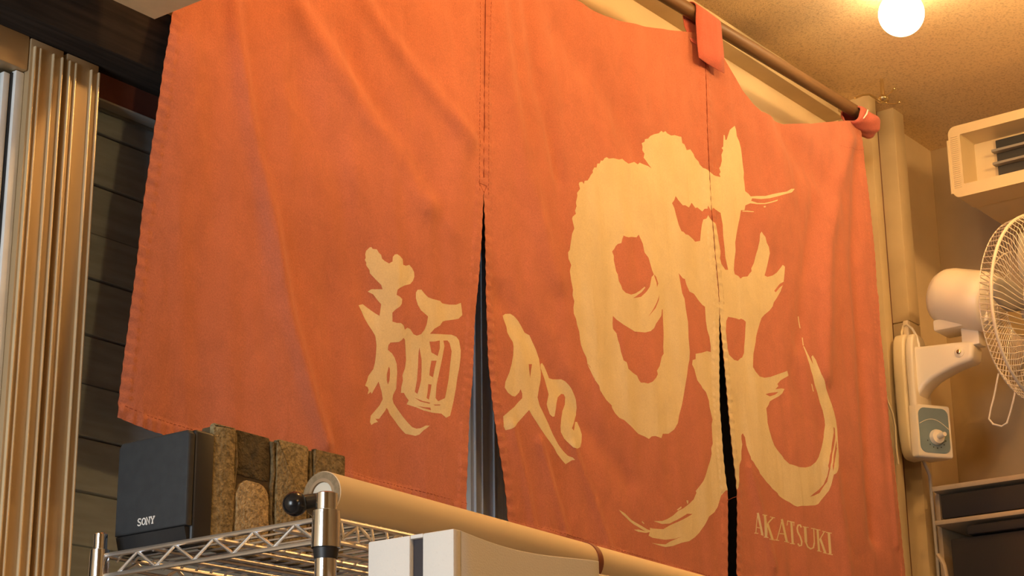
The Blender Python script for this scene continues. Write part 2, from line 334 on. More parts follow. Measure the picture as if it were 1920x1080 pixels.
CR = dict(A=(1060, 230, 6), B=(1260, 230, 6), C=(1060, 400, 6), D=(1260, 400, 6), E=(1060, 560, 6), F=(1260, 560, 6), G=(1080, 680, 6), H=(1280, 680, 6),
          I=(1160, 820, 4.908), J=(1360, 800, 6), K=(1460, 580, 3.375), L=(1400, 940, 9), M=(660, 450, 5.6864), N=(660, 620, 5.141), O=(930, 580, 7.2), Q=(930, 720, 6.75))
def px(*chunks):
    out = []
    for c, s in chunks:
        ox, oy, sc = CR[c]; v = [float(t) for t in s.replace(',', ' ').split()]
        out += [(ox+v[i]/sc, oy+v[i+1]/sc) for i in range(0, len(v), 2)]
    return out
BIG = px(('A', '118,1025 108,990 125,940 118,900 135,820 130,790 165,745 150,690 158,670 190,665 207,690 215,655 250,650 270,620 285,590 310,560 305,540 325,505 350,505 360,460 385,460 400,425 420,430 440,400 465,388 490,405 540,400 600,415 640,408 665,430 710,462 775,442 815,470 835,450 880,470 930,488 970,515 935,470 905,425 880,395 890,350 865,310 868,270 858,230 890,215 895,185 930,180 955,150 1000,130 1050,120 1080,92 1100,110 1125,95 1145,120 1190,145 1230,140 1280,155 1305,160'),
    ('B', '115,230 140,245 165,310 205,300 240,350 255,390 300,440 310,470 350,510 400,535 440,575 490,600 545,612 530,580 545,555 530,510 545,490 560,430 555,360 575,310 558,285 575,270 580,140 592,140 600,195 615,190 650,80 680,55 705,35 720,80 728,150 755,210 775,290 785,370 795,470 808,560 805,620 815,690 822,770 860,800 885,830 960,825 1050,825 1130,805 1200,790 1290,775 1340,745 1378,745 1345,785 1290,800 1200,825 1100,850 1000,860 900,852 890,880 960,903 1040,905 1110,890 1190,865 1185,880 1100,905 1050,915 960,917 880,907 825,930 815,985 775,985 770,1018'),
    ('D', '760,60 740,150 725,230 710,330 715,420 700,540 695,640 705,685 745,705 770,735 795,715 850,710 870,680 895,650 890,620 920,560 940,480 965,400 985,310 990,230 1008,205 1025,235 1050,265 1065,330 1090,380 1100,450 1085,520 1070,590 1055,650 1040,700 1075,715 1130,700 1180,665 1215,620 1245,580 1270,600 1265,680 1255,770 1210,795 1150,870 1165,890 1215,830 1245,810 1220,880 1185,940 1145,1000 1132,1045'),
    ('F', '1130,90 1100,130 1040,180 1005,220 985,280 965,350 945,430 940,490 930,540 915,620 912,700 910,770 940,820 985,875 1040,890 1110,880 1150,865 1190,850 1250,830 1296,812'),
    ('H', '1190,145 1140,175 1100,200 1065,240 1075,265 1040,300 1110,290 1145,295 1120,345 1085,375 1030,405 980,435 965,475 940,515 950,600 955,680 975,760 1000,850 1030,930'),
    ('J', '575,250 640,330 660,365 720,420 760,430 830,455 900,460 960,445 1015,400 1050,340 1080,240 1105,120 1115,20'),
    ('K', '293,735 290,700 278,640 260,590 245,530 228,480 215,420 205,390 195,350 185,320 172,280 155,235 160,233 182,278 202,318 217,348 206,300 215,290 235,320 250,360 270,410 290,450 300,500 320,560 335,600 350,650 362,700 370,760 374,830 381,930 380,990 366,1036'),
    ('J', '1220,540 1205,600 1190,660 1165,720 1120,775 1075,830 1045,870 1010,885 920,890 860,890 810,900 770,885 720,850 660,820 600,775 585,745 530,700 500,660 460,620 415,560 390,530 375,490 340,440 315,395 290,370 285,340 255,275 235,210 220,120 195,75 180,95 180,140 190,200 180,270 180,370 160,430 150,540 145,680 130,705'),
    ('I', '978,490 940,540 910,640 880,690 830,730 790,810 740,880 700,920 650,955 580,970 500,1000 430,1010 370,995 300,972 340,978 430,985 470,960 590,910 520,933 430,943 310,925 275,905 285,872 250,880 180,870 140,850 180,848 245,866 200,838 140,803 100,772 30,705 0,665 60,703 120,763 180,798 265,848 290,855 285,833 320,840 410,845 470,810 540,780 630,735 680,705 630,703 540,758 470,793 400,798 320,770 400,770 450,750 500,720 550,675 600,650 650,610 690,570 715,510 708,495 740,455 780,400 800,350 820,280 840,220 855,150 850,100 865,60'),
    ('H', '330,800 325,700 335,640 315,560 300,490 295,430 275,370 260,330 220,285 210,260 165,200 150,150 130,70 105,20'),
    ('F', '232,690 265,680 265,620 330,610 395,590 435,600 435,540 420,430 395,350 380,250 375,170 370,90'),
    ('D', '340,1030 290,970 245,905 195,880 160,800 145,740 120,730 75,675 90,760 115,900 140,960 155,1075'),
    ('F', '165,180 180,270 185,430 200,600 195,690 180,760'),
    ('G', '1250,130 1225,280 1205,400 1190,480 1160,590 1145,680 1105,750 1040,800 975,800 960,850 890,825 850,830 820,858 770,830 700,800 660,760 590,690 540,645 485,620 440,570 405,510 400,480 340,420 300,360 270,310 260,260 215,200 195,130 180,80 155,40 120,0'),
    ('E', '330,910 310,830 295,790 250,740 235,660 200,590 175,520 165,460 155,370 130,290 120,230 95,170 90,100 100,30'),
    ('C', '80,920 85,860 65,760 50,650 65,580 35,510 30,440 50,410 60,330 75,230 100,170 75,60 80,40'))
BIGH = [px(('C', '655,250 640,290 630,335 590,345 565,370 550,400 525,430 545,480 545,530 560,600 570,650 590,690 600,760 630,820 640,855 680,895 740,915 790,900 840,870 890,825 900,835 860,885 800,930 760,955 850,940 910,885 950,825 970,715 995,690 975,640 935,500 890,440 870,340 825,240 800,270 745,265 710,270 680,262')),
    px(('C', '1002,688 1022,720 1044,790 1030,832 1026,780 1000,708')),
    px(('E', '1057,-40 1050,15 1015,105 930,207 985,125 1025,50')),
    px(('E', '535,195 530,280 535,340 575,390 590,460 610,520 625,600 655,695 690,715 710,790 760,835 805,865 830,920 850,945 890,945 930,955 980,935 1020,890 1040,850 1030,810 1060,760 1085,650 1105,620 1100,540 1105,400 1098,250 1094,120 1086,120 1080,190 1020,280 1000,330 960,365 900,380 840,375 780,370 740,345 650,290 580,240')),
    px(('A', '1240,825'), ('B', '70,870 120,930 150,930 190,955 220,900 260,960 285,955 340,1000 365,970 395,970 400,935 440,1000 455,960 500,985 545,1015'),
       ('D', '570,130 575,250 590,380 600,500 630,635 600,635 555,570 540,500 545,430 530,340 515,250 500,180 480,120 440,80 425,60 400,20 385,60 350,70 335,130 325,200 315,310 260,320 235,290 185,245 150,235 130,210 105,200 75,130 45,20'),
       ('A', '1225,960 1200,905 1225,870')),
    px(('F', '630,205 610,250 605,360 610,460 625,560 640,630 690,680 700,690 740,700 770,670 790,660 810,610 810,560 820,450 825,330 830,260 800,235 775,225 755,235 730,225 690,215')),
    px(('H', '930,355 980,340 1075,330 1040,360 980,380')),
    px(('J', '1215,0 1220,60 1200,180 1190,280 1175,330 1155,440 1165,470 1145,560 1105,650 1050,710 1010,740 950,790 1000,775 1060,745 1100,680 1145,620 1168,520 1185,430 1200,330 1222,220 1236,120 1230,20')),
    px(('J', '1248,150 1232,260 1218,330 1205,440 1212,500 1225,420 1240,330 1256,240')),
]
MEN = px(('M', '140,150 150,115 185,80 205,75 220,95 265,100 285,135 310,160 320,200 350,225 395,250 430,230 435,180 455,155 480,150 510,170 540,205 545,265 575,275 610,265 640,300 660,340 665,390 650,435 620,470 560,485 510,510 485,530 475,585 510,605 535,630 530,680 510,710 465,740 430,775 430,870 480,885 520,885 550,910 560,945 563,990 550,1040'),
    ('N', '480,90 450,110 370,115 350,140 345,185 385,220 410,260 430,320 435,400 430,480 425,560 395,620 390,660 400,700 440,760 490,830 540,890 580,930 620,945 660,940 710,915 750,915 720,940 690,960 650,1000 610,1015 570,1005 515,995 480,960 440,910 420,880 390,840 360,800 345,760 332,745 320,770 290,810 260,850 225,850 250,880 215,890 185,910 172,880 180,820 215,780 265,720 295,660 285,590 270,540 255,490 240,520 210,570 190,610 180,590 150,615 160,570 150,545 125,530 145,480 155,440 205,370 220,310 230,230 235,140 225,60'),
    ('M', '240,1010 210,960 170,900 130,830 100,760 68,695 115,685 180,735 250,785 292,808 300,760 310,685 270,640 225,580 165,550 205,525 325,525 310,480 250,420 190,355 185,320 150,270 150,240 135,210 145,190'))
MENH = [px(('N', '355,345 335,420 335,480 345,520 360,480 365,420 365,370'))]
MEN2 = px(('M', '557,960 590,935 620,950 655,1005 690,1020 735,1005 770,960 795,900 810,815 735,750 700,690 680,620 680,560 700,530 740,530 775,575 810,610 860,630 940,650 960,675 1040,690 1110,690 1160,670 1170,740 1175,800 1135,840 1080,850 1000,860 965,870 940,910 880,945 830,1000 960,1005 1060,1010 1110,1030'),
    ('N', '1031,93 1048,190 1045,260 1035,350 1015,450 1000,560 980,670 960,760 945,820 905,840 860,800 770,790 690,770 620,740 525,710 545,670 520,640 500,600 470,600 475,540 490,480 485,430 510,360 520,280 515,180 510,90 495,70'))
MEN2H = [px(('N', s)) for s in ('650,160 640,220 635,350 625,480 605,590 630,610 645,560 665,480 670,380 670,280 655,200', '745,105 765,210 825,245 845,170 845,95 790,105',
    '765,290 750,370 745,430 780,450 795,370 815,290', '735,515 728,590 718,650 740,665 755,590 765,520',
    '880,95 890,150 870,260 840,400 815,520 805,650 830,680 895,650 910,580 930,470 945,330 960,200 940,120 920,95',
    '600,645 680,678 755,695 745,705 660,684', '620,725 700,738 755,742 760,768 690,748', '785,712 850,712 850,720 800,722')]
SHO = px(('O', '90,85 125,62 190,60 240,90 300,160 340,230 385,315 450,350 490,440 540,550 580,670 592,760 605,850 600,960 580,1060'),
    ('Q', '525,170 550,270 600,370 660,500 720,640 790,770 850,850 910,910 970,930 1000,960 960,965 920,990 880,1015 830,960 770,880 730,800 680,730 620,650 560,560 510,480 450,390 418,330 380,370 310,450 250,530 190,570 120,585 95,540 95,490 90,410 170,340 230,290 290,220 330,180 330,120 310,65 290,110 240,160 200,150 150,110 110,45'),
    ('O', '125,980 150,920 180,850 210,740 230,620 235,500 225,440 180,370 150,310 140,240 115,170 95,120'))
SHOH = [px(('O', '440,740 445,800 460,930 470,830 485,740'))]
SHO2 = px(('O', '600,740 620,725 650,770 680,840 715,930 760,945 880,945 930,970 980,1020'),
    ('Q', '956,63 990,140 1010,200 1020,300 1010,400 985,490 960,560 985,590 1000,480 1025,480 1060,560 1085,640 1080,740 1065,800 1030,820 980,805 920,750 860,690 820,610 815,540 825,430 840,340 870,260 875,170 855,130 825,125 780,170 765,240 750,350 740,410 715,415 680,385 650,300 640,250 655,180 665,130 640,40'),
    ('O', '650,930 620,850 600,790'))
def stroke(pts, wd, c='L'):
    pts = [np.array(p, float) for p in pts]; Lf, Rt = [], []
    for i, p in enumerate(pts):
        t = nrm(pts[min(i+1, len(pts)-1)]-pts[max(i-1, 0)]); nn = np.array([-t[1], t[0]])*wd/2
        Lf.append(p+nn); Rt.append(p-nn)
    ox, oy, sc = CR[c]
    return [(ox+q[0]/sc, oy+q[1]/sc) for q in Lf+Rt[::-1]]
LET = [stroke(p, wd) for p, wd in [
    ([(188, 200), (155, 530)], 15), ([(186, 195), (264, 565)], 36), ([(172, 438), (226, 452)], 13), ([(128, 535), (196, 540)], 14), ([(238, 562), (285, 575)], 12),
    ([(305, 235), (325, 605)], 40), ([(266, 228), (346, 238)], 14), ([(288, 602), (366, 612)], 14), ([(445, 275), (345, 400)], 20), ([(392, 262), (478, 280)], 13), ([(352, 385), (436, 642)], 38), ([(383, 634), (474, 654)], 13),
    ([(594, 305), (508, 652)], 15), ([(592, 300), (676, 682)], 38), ([(552, 543), (645, 556)], 14), ([(478, 650), (548, 662)], 13), ([(634, 676), (716, 692)], 13),
    ([(752, 345), (776, 708)], 38), ([(684, 330), (806, 358)], 16), ([(690, 330), (680, 408)], 13), ([(797, 352), (796, 416)], 11), ([(728, 710), (812, 720)], 14),
    ([(922, 440), (900, 398), (868, 400), (850, 450), (862, 520), (904, 600), (928, 680), (922, 745), (890, 752), (862, 712)], 27),
    ([(984, 430), (1000, 690)], 44), ([(995, 680), (1030, 768), (1080, 802), (1125, 782), (1140, 700)], 26), ([(1141, 705), (1130, 455)], 17), ([(948, 428), (1046, 442)], 14), ([(1084, 455), (1160, 468)], 12),
    ([(1194, 478), (1220, 842)], 36), ([(1158, 470), (1242, 486)], 13), ([(1188, 834), (1262, 848)], 13), ([(1306, 518), (1236, 642)], 17), ([(1272, 503), (1334, 516)], 12), ([(1240, 630), (1326, 872)], 36), ([(1288, 866), (1354, 882)], 12),
    ([(1385, 530), (1410, 884)], 42), ([(1338, 522), (1434, 538)], 14), ([(1362, 884), (1452, 902)], 15)]]
DRY = [px(('B', s)) for s in ('790,992 850,990 920,998 920,1006 850,1003 790,1000', '1030,940 1050,935 1055,950 1035,955')] + \
      [px(('K', s)) for s in ('120,45 126,45 138,120 132,120', '146,180 152,178 158,230 152,228', '205,470 212,475 222,520 216,520')] + \
      [px(('I', s)) for s in ('622,580 640,580 640,610 630,610', '535,665 575,635 578,650 545,672', '215,770 235,790 232,800 212,780')] + \
      [px(('J', s)) for s in ('1262,375 1275,380 1265,460 1245,525 1238,520 1255,440', '1255,160 1266,165 1262,220 1250,240')]

# panel outlines
SEAM1 = [(909, 0), (908, 80), (907, 148), (906.5, 260), (906, 358)]
SEAM2 = [(1321, 100), (1322, 133), (1325, 230), (1328, 308), (1333, 397), (1340, 480), (1346, 545), (1347.5, 573)]
S1L = [(904, 402), (900.6, 471), (896, 530), (889, 603), (885, 710), (879, 780), (875.5, 877), (872.5, 947), (872, 966)]
S1R = [(908, 402), (910, 509), (912, 600), (914.5, 673), (923, 761), (933, 830), (943, 891), (949, 940), (951, 972), (952, 994)]
S2L = [(1347.5, 620), (1347.5, 700), (1348.5, 763), (1352, 810), (1354.6, 850), (1358.7, 891), (1363.7, 926), (1364, 963), (1363.7, 1040), (1363.5, 1108)]
S2R = [(1350, 612), (1355, 660), (1359.5, 710), (1362, 738), (1365, 772), (1370, 825), (1374, 861), (1379, 901), (1381, 926), (1381.5, 973), (1380.6, 1040), (1380, 1096)]
LEFT = [(338, -60), (324, 15), (318.5, 48), (307, 115), (300, 167), (289, 237), (276, 326), (266, 396), (255.6, 492), (246, 563), (237, 630), (228, 696), (220, 763), (218.5, 783)]
HEML = [(248, 795), (278, 807), (301, 814), (400, 842), (520, 874), (650, 908), (760, 937)]
HEMM = [(1050, 1020), (1150, 1048), (1250, 1076)]
HEMR = [(1480, 1122), (1600, 1155), (1704, 1180)]
RIGHT = [(1612, 234), (1620, 300), (1632, 400), (1640, 480), (1650, 620), (1662, 740), (1675, 860), (1687, 980), (1697, 1080)]
TOPM = [(1068, -8), (1085, 2), (1105, 16), (1135, 30), (1170, 41), (1210, 50), (1250, 55.5), (1290, 60), (1318, 62)]
TOPR = [(1352, 92), (1358, 110), (1371, 132), (1392, 169), (1410, 192), (1428, 209), (1452, 226), (1468, 233), (1520, 232), (1560, 228), (1590, 226)]
def A(p): return P2S(p)
s1t = np.array([[2.507, 3.235]])
topl = np.array([[1.762+.745*t, 3.25-.02*t-.10*math.sin(math.pi*t)**1.2] for t in np.linspace(0, 1, 14)[:-1]])
topm0 = np.array([[2.58, 3.20], [2.66, 3.18], [2.76, 3.175]])
seam2 = A(SEAM2); s2top = A([(1320, 62)])
PANELS = [
    ('left_panel', np.vstack([topl, s1t, A(SEAM1[0:]), A(S1L), A(HEML[::-1]), A(LEFT[::-1])]), A(LEFT), A(SEAM1+S1L), A(LEFT[-1:]+HEML+S1L[-1:])),
    ('middle_panel', np.vstack([s1t, topm0, A(TOPM), s2top, seam2, A(S2L), A(HEMM[::-1]), A(S1R[::-1]), A(SEAM1[::-1])]), A(SEAM1+S1R), np.vstack([s2top, seam2, A(S2L)]), A(S1R[-1:]+HEMM+S2L[-1:])),
    ('right_panel', np.vstack([s2top, A(TOPR), A(RIGHT), A(HEMR[::-1]), A(S2R[::-1]), seam2[::-1]]), np.vstack([s2top, seam2, A(S2R)]), A(RIGHT), A(S2R[-1:]+HEMR)),
]
def inpoly(P, poly):
    x, y = P[:, 0], P[:, 1]; ins = np.zeros(len(P), bool); a = poly; b = np.roll(poly, -1, 0)
    for (x0, y0), (x1, y1) in zip(a, b):
        if y0 == y1: continue
        c = ((y0 > y) != (y1 > y)) & (x < (x1-x0)*(y-y0)/(y1-y0)+x0); ins ^= c
    return ins
def densify(poly, step=.006):
    out = []
    for a, b in zip(poly, np.roll(poly, -1, 0)):
        n = max(1, int(math.ceil(np.hypot(*(b-a))/step)))
        out += [a+(b-a)*k/n for k in range(n)]
    return np.array(out)
def along(P, pl):
    """arc length of nearest polyline point (for hem puckers)"""
    best = np.full(len(P), 1e9); s = np.zeros(len(P)); acc = 0
    for a, b in zip(pl[:-1], pl[1:]):
        ab = b-a; L = np.hypot(*ab)
        if L < 1e-9: continue
        t = np.clip(((P-a)@ab)/(L*L), 0, 1); d = np.hypot(*(P-(a+t[:, None]*ab)).T); m = d < best
        best[m] = d[m]; s[m] = acc+t[m]*L; acc += L
    return best, s
GLYPHS = dict(
    left_panel=[('calligraphy_print', 'gold brush-written character', [(MEN, MENH), (MEN2, MEN2H)])],
    middle_panel=[('calligraphy_print', 'small gold brush-written character', [(SHO, SHOH), (SHO2, [])]), ('calligraphy_print', 'left half of the huge gold brush character', [(BIG, BIGH)]+[(d, []) for d in DRY])],
    right_panel=[('calligraphy_print', 'right half of the huge gold brush character', [(BIG, BIGH)]+[(d, []) for d in DRY]), ('lettering_print', 'gold serif capitals reading AKATSUKI', [(l, []) for l in LET])])
GXZ = {}
def gx(poly):
    k = id(poly)
    if k not in GXZ: GXZ[k] = densify(P2S(poly))
    return GXZ[k]

noren = empty('noren_curtain', (2.9, Y0, 2.08), 'rust-red split doorway curtain with gold brush calligraphy hanging from a brown pole', 'curtain')
CLOTHFN = {}
for pname, out, el, er, hem in PANELS:
    outl = densify(out, .006)
    V = [tuple(p) for p in outl]; E_ = [(i, (i+1) % len(outl)) for i in range(len(outl))]
    for _, _, polys in GLYPHS[pname]:
        for o_, hs in polys:
            for poly in [o_]+hs:
                q = gx(poly); b0 = len(V); V += [tuple(p) for p in q]; E_ += [(b0+i, b0+(i+1) % len(q)) for i in range(len(q))]
    st = .0072
    gxs = np.arange(outl[:, 0].min(), outl[:, 0].max(), st); gzs = np.arange(outl[:, 1].min(), outl[:, 1].max(), st*.87)
    G = np.array([(x+(st/2 if j % 2 else 0), z) for j, z in enumerate(gzs) for x in gxs]); G = G[inpoly(G, outl)]
    V += [tuple(p) for p in G]
    vv, ee, ff, _, _, _ = delaunay_2d_cdt([Vector(v) for v in V], E_, [], 0, 1e-6)
    P = np.array([(v.x, v.y) for v in vv]); T = np.array([f[:] for f in ff if len(f) == 3])
    Cn = P[T].mean(1); keep = inpoly(Cn, outl); T = T[keep]; Cn = Cn[keep]
    def surf(P, lift=0., el=el, er=er, hem=hem):
        d = dfun(P)
        for pl, puck in ((el, .0009), (er, .0006), (hem, .0012)):
            e, s = along(P, pl)
            band = np.clip((.021-e)/.003, 0, 1)
            d = d+band*.0013+puck*np.sin(s*2*math.pi/.021+3*np.sin(s*9))*np.exp(-(e/.02)**2)
        return np.stack([P[:, 0], Y0-d-lift, P[:, 1]], 1)
    CLOTHFN[pname] = surf
    S = surf(P); eps = .0008
    Sx = surf(P+[eps, 0])-S; Sz = surf(P+[0, eps])-S; Nn = np.cross(Sx, Sz); Nn /= np.linalg.norm(Nn, axis=1)[:, None]
    Nn[Nn[:, 1] > 0] *= -1
    gid = np.full(len(T), -1)
    for gi, (_, _, polys) in enumerate(GLYPHS[pname]):
        ins = np.zeros(len(T), bool)
        for o_, hs in polys:
            a = inpoly(Cn, gx(o_))
            for h in hs: a &= ~inpoly(Cn, gx(h))
            ins |= a
        gid[ins] = gi
    # orient triangles towards the room (-Y)
    tn = np.cross(S[T[:, 1]]-S[T[:, 0]], S[T[:, 2]]-S[T[:, 0]]); fl = tn[:, 1] > 0; T[fl] = T[fl][:, [0, 2, 1]]
    nv = len(P); back = S-Nn*.0012
    edges = {}
    for t in T:
        for a, b in ((t[0], t[1]), (t[1], t[2]), (t[2], t[0])):
            if (b, a) in edges: edges.pop((b, a))
            else: edges[(a, b)] = 1
    rim = [(a, a+nv, b+nv, b) for a, b in edges]
    fs = [tuple(t) for t in T[gid < 0]]+[tuple(t[::-1]+nv) for t in T]+rim
    me = bpy.data.meshes.new(pname); me.from_pydata(np.vstack([S, back]).tolist(), [], fs); me.validate()
    o = bpy.data.objects.new(pname, me); COL.objects.link(o); me.materials.append(CLOTH); put(o, noren)
    for p in me.polygons: p.use_smooth = True
    if len(me.vertices) == 2*nv: me.normals_split_custom_set_from_vertices(np.vstack([Nn, -Nn]).tolist())
    for gi, (gn, gl, _) in enumerate(GLYPHS[pname]):
        tt = T[gid == gi]; used = np.unique(tt); mp = -np.ones(nv, int); mp[used] = np.arange(len(used))
        gm = bpy.data.meshes.new(gn); gm.from_pydata((S[used]+Nn[used]*.0002).tolist(), [], [tuple(mp[t]) for t in tt])
        go = bpy.data.objects.new(gn, gm); COL.objects.link(go); gm.materials.append(PRINT); put(go, o); go['label'] = gl
        for p in gm.polygons: p.use_smooth = True
        if len(gm.vertices) == len(used): gm.normals_split_custom_set_from_vertices(Nn[used].tolist())
    # stitching along the hems
    mb = MB()
    def stitches(pl, off, step=.0085, ln=.0055, surf=surf):
        pl = densify(pl, .002)[:-1] if False else pl
        dl = np.array([np.hypot(*(b-a)) for a, b in zip(pl[:-1], pl[1:])]); cs = np.concatenate([[0], np.cumsum(dl)])
        ss = np.arange(0, cs[-1], step)
        for s in ss:
            pt = []
            for q in (s, s+ln):
                i = min(np.searchsorted(cs, q, 'right')-1, len(dl)-1); t = (q-cs[i])/max(dl[i], 1e-9)
                a, b = pl[i], pl[i+1]; tg = nrm(b-a); pt.append(a+(b-a)*t+np.array([-tg[1], tg[0]])*off)
            q3 = surf(np.array(pt), .0002)
            mb.tube(q3, .00035, 4)
    if pname == 'left_panel':
        stitches(hem, .020); stitches(A(SEAM1[:]), -.013)
        stitches(A([(898, 343), (912, 349), (906, 362), (898, 343)]), 0, .0058, .0054)
    elif pname == 'middle_panel':
        stitches(hem, .020); stitches(A(SEAM1), .013)
    else:
        stitches(hem, .020); stitches(el[:9], .0)
        stitches(A([(1576, 273), (1590, 277), (1603, 280), (1618, 281)]), 0, .009, .006)
    if pname == 'middle_panel':
        for sm in (A(SEAM1), A(SEAM2)):
            sm = np.vstack([sm[:-1]+(sm[1:]-sm[:-1])*t for t in (0, .25, .5, .75)]); sm = sm[np.argsort(-sm[:, 1])]
            MB().tube(surf(sm, .0003), .0008, 5).build('seam', M['thread'], o, 60)
    mb.build('stitching', M['thread'], o, 0, kind='stuff')

MB().tube([onY(1363, 938, Y0-.003), onY(1369, 936, Y0-.012), onY(1375, 933, Y0-.010), onY(1382, 931, Y0-.003)], .0006, 5).build('loose_thread', M['thread'], noren)
# hanging loops and the pole
RZ0, RZ1 = 3.308, 3.330
def rodz(x): return RZ0+(RZ1-RZ0)*(x-3.2)/.85
MB().tube([(x, Y0, rodz(x)) for x in np.linspace(1.45, 4.115, 30)], .0160, 20).build('curtain_pole', M['rod'], None, label='brown wooden pole carrying the red curtain under the ceiling', cat='pole')
def strap(xc, wd, zb, slant=0.):
    zc = rodz(xc); R_ = .0182; prof = []
    prof += [(Y0-.020, zb), (Y0-.0195, zb+.04), (Y0-.0175, zb+.09)]
    for k in range(13):
        a = math.pi+math.pi*-k/12; prof.append((Y0+R_*math.cos(a), zc+R_*math.sin(a)))
    prof += [(Y0+.012, zb+.085), (Y0-.004, zb+.045)]
    vs_, fs_ = [], []; nx = 5
    for (yy, zz) in prof:
        for i in range(nx):
            t = i/(nx-1)-.5
            vs_.append((xc+wd*t, yy+.002*math.sin(3*t+zz*30), zz+slant*t))
    n = len(prof)
    for j in range(n-1):
        for i in range(nx-1): fs_.append((j*nx+i, j*nx+i+1, (j+1)*nx+i+1, (j+1)*nx+i))
    o = MB().faces(vs_, fs_).build('hanging_loop', LOOP, noren, 60)
    md = o.modifiers.new('thickness', 'SOLIDIFY'); md.thickness = .0018; md.offset = 0
    return o
strap(3.308, .106, 3.190); strap(2.507, .106, 3.17); strap(1.83, .106, 3.17)
# bunched loop at the right end of the pole
vs_, fs_ = [], []; nx, ns = 14, 28
for i in range(nx):
    t = i/(nx-1); x = 4.015+.115*t
    for k in range(ns):
        a = 2*math.pi*k/ns
        R_ = .031+.004*math.sin(2*a+3*t)+.002*math.sin(5*a+9*t)-.006*t**3
        if i in (0, nx-1): R_ -= .004
        vs_.append((x+.012*math.sin(a)*(1-t), Y0+R_*math.cos(a)*.95, rodz(x)-.012-.008*t+R_*math.sin(a)))
for i in range(nx-1):
    for k in range(ns): fs_.append((i*ns+k, i*ns+(k+1) % ns, (i+1)*ns+(k+1) % ns, (i+1)*ns+k))
o = MB().faces(vs_, fs_).build('hanging_loop', LOOP, noren, 60, label='bunched loop wound round the pole end')
md = o.modifiers.new('thickness', 'SOLIDIFY'); md.thickness = .003; md.offset = 0
p0, p1 = onY(1619, 222, Y0-.036), onY(1627, 206, Y0-.036)
MB().tube([p0, (p0+p1)/2+[0, -.003, 0], p1], [.0015, .0022, .0015], 8).build('plastic_tag', M['white'], noren)

# ------------------------------------------------------------------ ceiling hook
hk = empty('ceiling_hook', (4.22, 1.965, 3.43), 'small brass hook with ball-tipped prongs above the pole end', 'hook')
hc = onY(1656, 187, 1.965)
MB().lathe(hc+[0, 0, -.008], (0, 0, 1), [(0, .008), (.004, .014), (.010, .016), (.016, .011), (.020, .006), (CEIL-hc[2]+.004, .004)], 20).build('cup', M['brass'], hk)
for a, b in (((1660, 180), (1677, 166)), ((1664, 194), (1686, 192))):
    q0, qm, q1 = hc, onY(*a, 1.955), onY(*b, 1.94)
    MB().tube([q0, qm, (qm*.4+q1*.6)+[0, 0, -.003], q1], .0017, 8).build('prong', M['brass'], hk)
    t = MB(); t.lathe(q1+[0, 0, -.004], (0, 0, 1), [(.004-.004*math.cos(k*math.pi/8), .004*math.sin(k*math.pi/8)) for k in range(9)], 12); t.build('ball_tip', M['brass'], hk)
MB().tube([onY(1603, 184, 1.97), onY(1618, 178, 1.97), onY(1630, 177, 1.97), onY(1644, 186, 1.97), onY(1650, 190, 1.967)], .003, 8).build('wire_arm', M['brass'], hk)

# ------------------------------------------------------------------ globe bulb
BULB = emit('lit_globe', (1.0, .74, .40), 23.0)
def bulb(c, name, label, m=None):
    t = empty(name, (c[0], c[1], CEIL), label, 'lamp'); R_ = .053
    MB().lathe((c[0], c[1], c[2]-R_), (0, 0, 1), [(R_-R_*math.cos(k*math.pi/24*.93), R_*math.sin(k*math.pi/24*.93)) for k in range(25)], 40).build('globe', m or BULB, t, 60)
    MB().lathe((c[0], c[1], c[2]+R_*.9), (0, 0, 1), [(0, .014), (.012, .016)]+([(.03, .016), (.034, .004), (CEIL-c[2]-R_*.9-.012, .004), (CEIL-c[2]-R_*.9-.010, .030)] if CEIL-c[2] > .3 else [(CEIL-c[2]-R_*.9-.006, .020)])+[(CEIL-c[2]-R_*.9, .032)], 24).build('socket', M['pillar'], t)
gc = onZ(1690, 26, 3.400)
bulb(gc, 'globe_lamp', 'glowing round white bulb on the ceiling near the pole end')

# fill bulbs added above and beside the frame to brighten the room
for loc, watt, lab in (((2.05, 1.32, 3.30), 19, 'added fill bulb on the ceiling before the curtain left panel'), ((2.95, 1.30, 3.32), 13, 'added fill bulb on the ceiling before the curtain middle panel'),
                       ((3.75, 1.05, 3.28), 23, 'added fill bulb on the ceiling in front of the air conditioner'), ((1.0, .10, 2.50), 16, 'added fill bulb hanging on a cord near the white casing')):
    bulb(loc, 'globe_lamp', lab, emit('added_fill_globe', WARM, watt/(4*math.pi**2*.053**2)))

# ------------------------------------------------------------------ air conditioner
ac = empty('air_conditioner', (XE-.2, 1.4, 3.25), 'ivory air conditioner with a dark vent high on the end wall', 'air conditioner')
xf, ya, yb, za, zb = 4.35, 1.862, .98, 3.16, 3.357
MB().box(xf+.098, XE-.001, yb, ya-.004, za+.004, zb-.004, .012, 3).build('body', M['ac'], ac)
fr = MB()
rr = .022
def rrect(y0, y1, z0, z1, r, n=5):
    pts = []
    for cy, cz, a0 in ((y1-r, z1-r, 0), (y0+r, z1-r, 90), (y0+r, z0+r, 180), (y1-r, z0+r, 270)):
        for k in range(n+1):
            a = math.radians(a0+90*k/n); pts.append((cy+r*math.cos(a), cz+r*math.sin(a)))
    return pts
def frame(mb, outer, inner, x0, x1):
    n = len(outer); vs_ = [(x0, *p) for p in outer]+[(x0, *p) for p in inner]+[(x1, *p) for p in outer]+[(x1, *p) for p in inner]; f = []
    for i in range(n):
        j = (i+1) % n
        f += [(i, j, n+j, n+i), (2*n+i, 3*n+i, 3*n+j, 2*n+j), (i, 2*n+i, 2*n+j, j), (n+i, n+j, 3*n+j, 3*n+i)]
    mb.faces(vs_, f)
frame(fr, rrect(yb, ya, za, zb, .020), rrect(yb+.03, ya-.032, za+.033, zb-.026, .003), xf, xf+.10)
fb = fr.build('front_frame', M['ac'], ac, 50)
